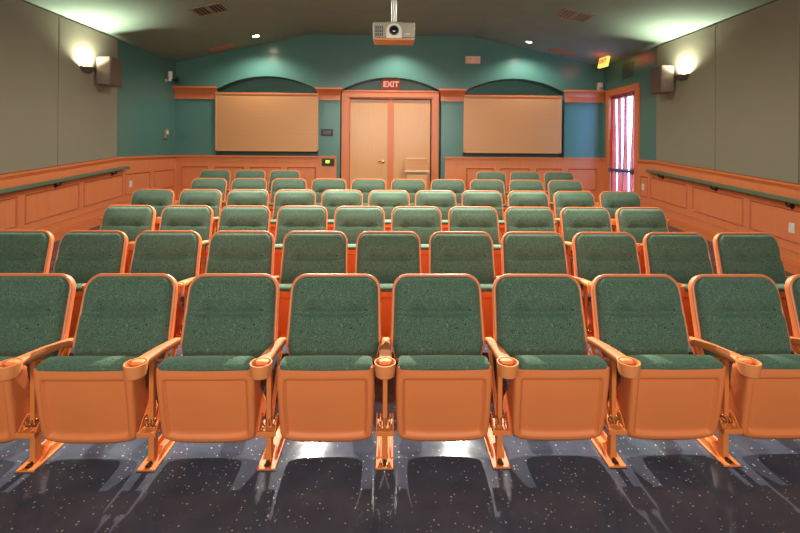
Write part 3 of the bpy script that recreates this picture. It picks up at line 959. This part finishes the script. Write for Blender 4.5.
p = ceil_hit(605, 55)
p = pt(604, 61.5, 8.55)
top = ceil_z(p.x)
root = empty('exit_sign', (p.x, p.y, p.z), (0, math.atan2(FLAT - EAVE, XR - XFR), 0), label='lit yellow and red EXIT sign hanging from the ceiling above the curtained door', cat='exit sign', group='exit signs')
inner = Matrix.Rotation(math.radians(-84), 4, 'Z')
m = MB(); m.box(-0.15, 0.15, -0.025, 0.025, -0.115, 0.115, 0.008, mat=inner); m.build('sign_face', M['exitglow'], root)
m = MB(); m.box(-0.155, 0.155, -0.03, 0.03, 0.112, 0.135, 0.006, mat=inner); m.box(-0.03, 0.03, -0.03, 0.03, 0.13, max(0.15, top - p.z + 0.02), 0.003, mat=inner); m.build('sign_canopy', M['exitred'], root)
t = text_mesh('sign_lettering', 'EXIT', 0.115, M['exitred'], root, (0, 0, 0)); t.matrix_local = inner @ Matrix.Translation((0, -0.026, 0)) @ Matrix.Rotation(PI / 2, 4, 'X')
ld = bpy.data.lights.new('exit_glow_light', 'POINT'); ld.energy = 3.0; ld.color = (1.0, 0.06, 0.03); ld.shadow_soft_size = 0.14
lo = bpy.data.objects.new('exit_glow_light', ld); C.objects.link(lo); lo.location = (p.x - 0.12, p.y - 0.13, p.z + 0.10)

def wall_plate(name, loc, hx, hz, d, face, mat, label, cat, details=None, bev=0.004, group=None):
    """box lying against a wall; face = 'back' | 'left' | 'right'"""
    rot = {'back': 0, 'left': PI / 2, 'right': -PI / 2}[face]
    root = empty(name, loc, (0, 0, rot), label, cat, group)
    m = MB(); m.box(-hx, hx, -d, 0.0, -hz, hz, bev); m.build('casing', mat, root)
    if details: details(root)
    return root

def em(root):
    for x in (-0.09, 0.09):
        m = MB(); m.lathe([(0.0, 0.03), (0.03, 0.03), (0.042, 0.02), (0.045, 0.0), (0.0, 0.0)], (x, -0.085, -0.02), (0, -1, -0.25), 18); m.build('lamp_head', M['beige'], root)
    m = MB(); m.box(-0.02, 0.02, -0.09, -0.079, 0.03, 0.05, 0.002); m.build('label_plate', M['white'], root)
p = pt(472.3, 60.5, YB)
wall_plate('emergency_light', (p.x, YB + 0.002, p.z), 0.155, 0.075, 0.085, 'back', M['beige'], 'beige emergency light box high on the teal back wall', 'emergency light', em)

def plate_lines(root):
    for k in range(3):
        m = MB(); m.box(-0.085, 0.085, -0.0205, -0.0175, -0.035 + k * 0.028, -0.023 + k * 0.028, 0.001, 1); m.build('label_strip', M['steelbar'], root)
p = pt(327, 132.5, YB)
wall_plate('notice_plate', (p.x, YB + 0.002, p.z), 0.125, 0.072, 0.018, 'back', M['black'], 'small black notice plate on the teal pilaster above the thermostat', 'plate', plate_lines)
def thermo(root):
    m = MB(); m.box(-0.045, 0.03, -0.049, -0.044, -0.02, 0.035, 0.002); m.build('display', M['greenled'], root)
    m = MB(); m.box(0.045, 0.10, -0.049, -0.044, -0.03, 0.03, 0.002); m.build('button_panel', M['dark'], root)
p = pt(328, 162, YB - 0.06)
wall_plate('thermostat', (p.x, YB - 0.0315, p.z), 0.125, 0.07, 0.045, 'back', M['black'], 'black wall thermostat with a glowing green display on the wainscot', 'thermostat', thermo)

def horn(root):
    m = MB(); m.box(-0.04, 0.04, -0.052, -0.047, 0.0, 0.07, 0.003); m.build('strobe_lens', M['white'], root)
    m = MB()
    for k in range(4): m.box(-0.035, 0.035, -0.051, -0.046, -0.075 + k * 0.018, -0.067 + k * 0.018, 0.001, 1)
    m.build('horn_grille', M['dark'], root)
p = pt(165.5, 134, 8.8)
wall_plate('fire_alarm', (XL - 0.002, 8.8, p.z), 0.06, 0.09, 0.048, 'left', M['proj'], 'grey fire alarm horn on the teal side wall', 'fire alarm', horn)
p = pt(165, 77, 8.8)
root = empty('security_camera', (XL, 8.8, p.z), label='small white camera on a bracket high in the teal corner', cat='camera')
m = MB(); m.lathe([(0, 0), (0.035, 0), (0.035, 0.012), (0.012, 0.016), (0.012, 0.09), (0, 0.09)], (0.0015, 0, -0.07), (1, 0, 0), 14); m.build('wall_mount', M['white'], root)
m = MB(); m.tube([(0.09, 0, -0.085), (0.09, -0.0, 0.11)], 0.042, 14); m.build('camera_body', M['white'], root)
m = MB(); m.tube([(0.09, 0.0, -0.06), (0.20, 0.0, -0.055), (0.25, -0.01, -0.05)], 0.022, 10); m.lathe([(0, 0), (0.045, 0), (0.05, 0.03), (0.0, 0.05)], (0.23, -0.01, -0.05), (1, 0, 0), 14); m.build('camera_lens_arm', M['dark'], root)

p = pt(600.5, 87, YB)
def pir(root):
    m = MB(); m.grid(8, 6, lambda u, v: Vector((-0.035 + 0.07 * u, -0.071 - 0.014 * math.sin(PI * u), -0.06 + 0.05 * v)), solid=0.002); m.build('sensor_window', M['proj'], root)
wall_plate('motion_sensor', (p.x - 0.03, YB + 0.002, p.z), 0.05, 0.085, 0.07, 'back', M['white'], 'small white motion sensor in the corner above the curtained door', 'sensor', pir, 0.01)

root = empty('wall_grille', (XR, 8.23, 3.03), (0, 0, -PI / 2), 'dark square grille on the teal wall above the curtained door', 'grille')
m = MB(); m.box(-0.2, 0.2, -0.012, -0.001, -0.15, 0.15, 0.004); m.build('grille_frame', M['teal'], root)
m = MB()
for k in range(9): m.box(-0.18, 0.18, -0.018, -0.01, -0.13 + k * 0.03, -0.115 + k * 0.03, 0.002, 1)
m.build('grille_slats', M['dark'], root)

def outlet(root):
    for z in (-0.022, 0.022):
        m = MB(); m.lathe([(0.0, 0.003), (0.015, 0.003), (0.017, 0.0), (0, 0)], (0, -0.009, z), (0, -1, 0), 14); m.build('socket', M['white'], root)
for px, py, Y, side, lab in ((129.5, 184, 7.6, 'left', 'white wall outlet on the orange wainscot opposite the curtained door'), (644, 187, 7.66, 'right', 'cream wall outlet on the orange wainscot just beside the curtained door'),
                             (797.5, 228, 4.78, 'right', 'cream wall outlet low on a wainscot panel below the handrail')):
    s = 1 if side == 'left' else -1
    p = pt(px, py, Y)
    wall_plate('wall_outlet', ((XL if s > 0 else XR) + s * 0.0315, Y, p.z), 0.036, 0.056, 0.008, side, M['white'], lab, 'outlet', outlet, 0.003, 'wall outlets')

# ------------------------------------------------------------------ lectern by the door
p = pt(417, 172, 8.6)
root = empty('lectern', (p.x, 8.6, ZB), label='low wooden lectern with a slanted top in front of the double door', cat='lectern')
lz = p.z - ZB
m = MB(); m.box(-0.20, 0.20, 0.04, 0.36, 0.03, lz - 0.01, 0.006); m.box(-0.24, 0.24, 0.0, 0.40, 0.0, 0.04, 0.008); m.build('lectern_body', M['leafx'], root)
m = MB(); m.prism([(0.0, lz - 0.02), (0.42, lz + 0.22), (0.42, lz + 0.25), (0.0, lz + 0.01)], 'x', -0.23, 0.23, 0.005); m.prism([(0.06, lz - 0.03), (0.40, lz - 0.03), (0.40, lz + 0.215), (0.06, lz + 0.02)], 'x', -0.19, 0.19); m.build('reading_top', M['lecternw'], root)
m = MB(); m.box(-0.245, 0.245, -0.02, 0.012, lz - 0.005, lz + 0.03, 0.006); m.build('book_ledge', M['beige'], root)
m = MB(); m.box(-0.20, 0.20, 0.415, 0.43, lz + 0.23, lz + 0.265, 0.004); m.build('top_edge', M['beige'], root)

# ------------------------------------------------------------------ world (daylight beyond the glass door)
wd = bpy.data.worlds.new('daylight'); sc.world = wd; wd.use_nodes = True
bg = wd.node_tree.nodes['Background']; bg.inputs['Color'].default_value = (0.17, 0.44, 1.0, 1); bg.inputs['Strength'].default_value = 13.0

# ------------------------------------------------------------------ camera
cd = bpy.data.cameras.new('camera'); cam = bpy.data.objects.new('camera', cd); C.objects.link(cam)
cd.sensor_width = 36; cd.sensor_fit = 'HORIZONTAL'; cd.lens = F / 800 * 36
cam.location = (0, 0, CAMZ)
cam.rotation_euler = (Matrix.Rotation(-YAW, 4, 'Z') @ Matrix.Rotation(PI / 2, 4, 'X') @ Matrix.Rotation(ROLL, 4, 'Z')).to_euler()
cd.shift_x = (400 - CX) / 800; cd.shift_y = -(266.5 - CY) / 800
cd.clip_start = 0.05; cd.clip_end = 100
sc.camera = cam

sc.view_settings.view_transform = 'Standard'; sc.view_settings.look = 'None'
sc.view_settings.exposure = 0.24; sc.view_settings.gamma = 1.0; sc.view_settings.use_curve_mapping = False
sc.cycles.use_denoising = True
sc.cycles.max_bounces = 8; sc.cycles.diffuse_bounces = 5; sc.cycles.glossy_bounces = 4; sc.cycles.transparent_max_bounces = 8
sc.cycles.sample_clamp_indirect = 6.0
sc.cycles.caustics_reflective = False; sc.cycles.caustics_refractive = False
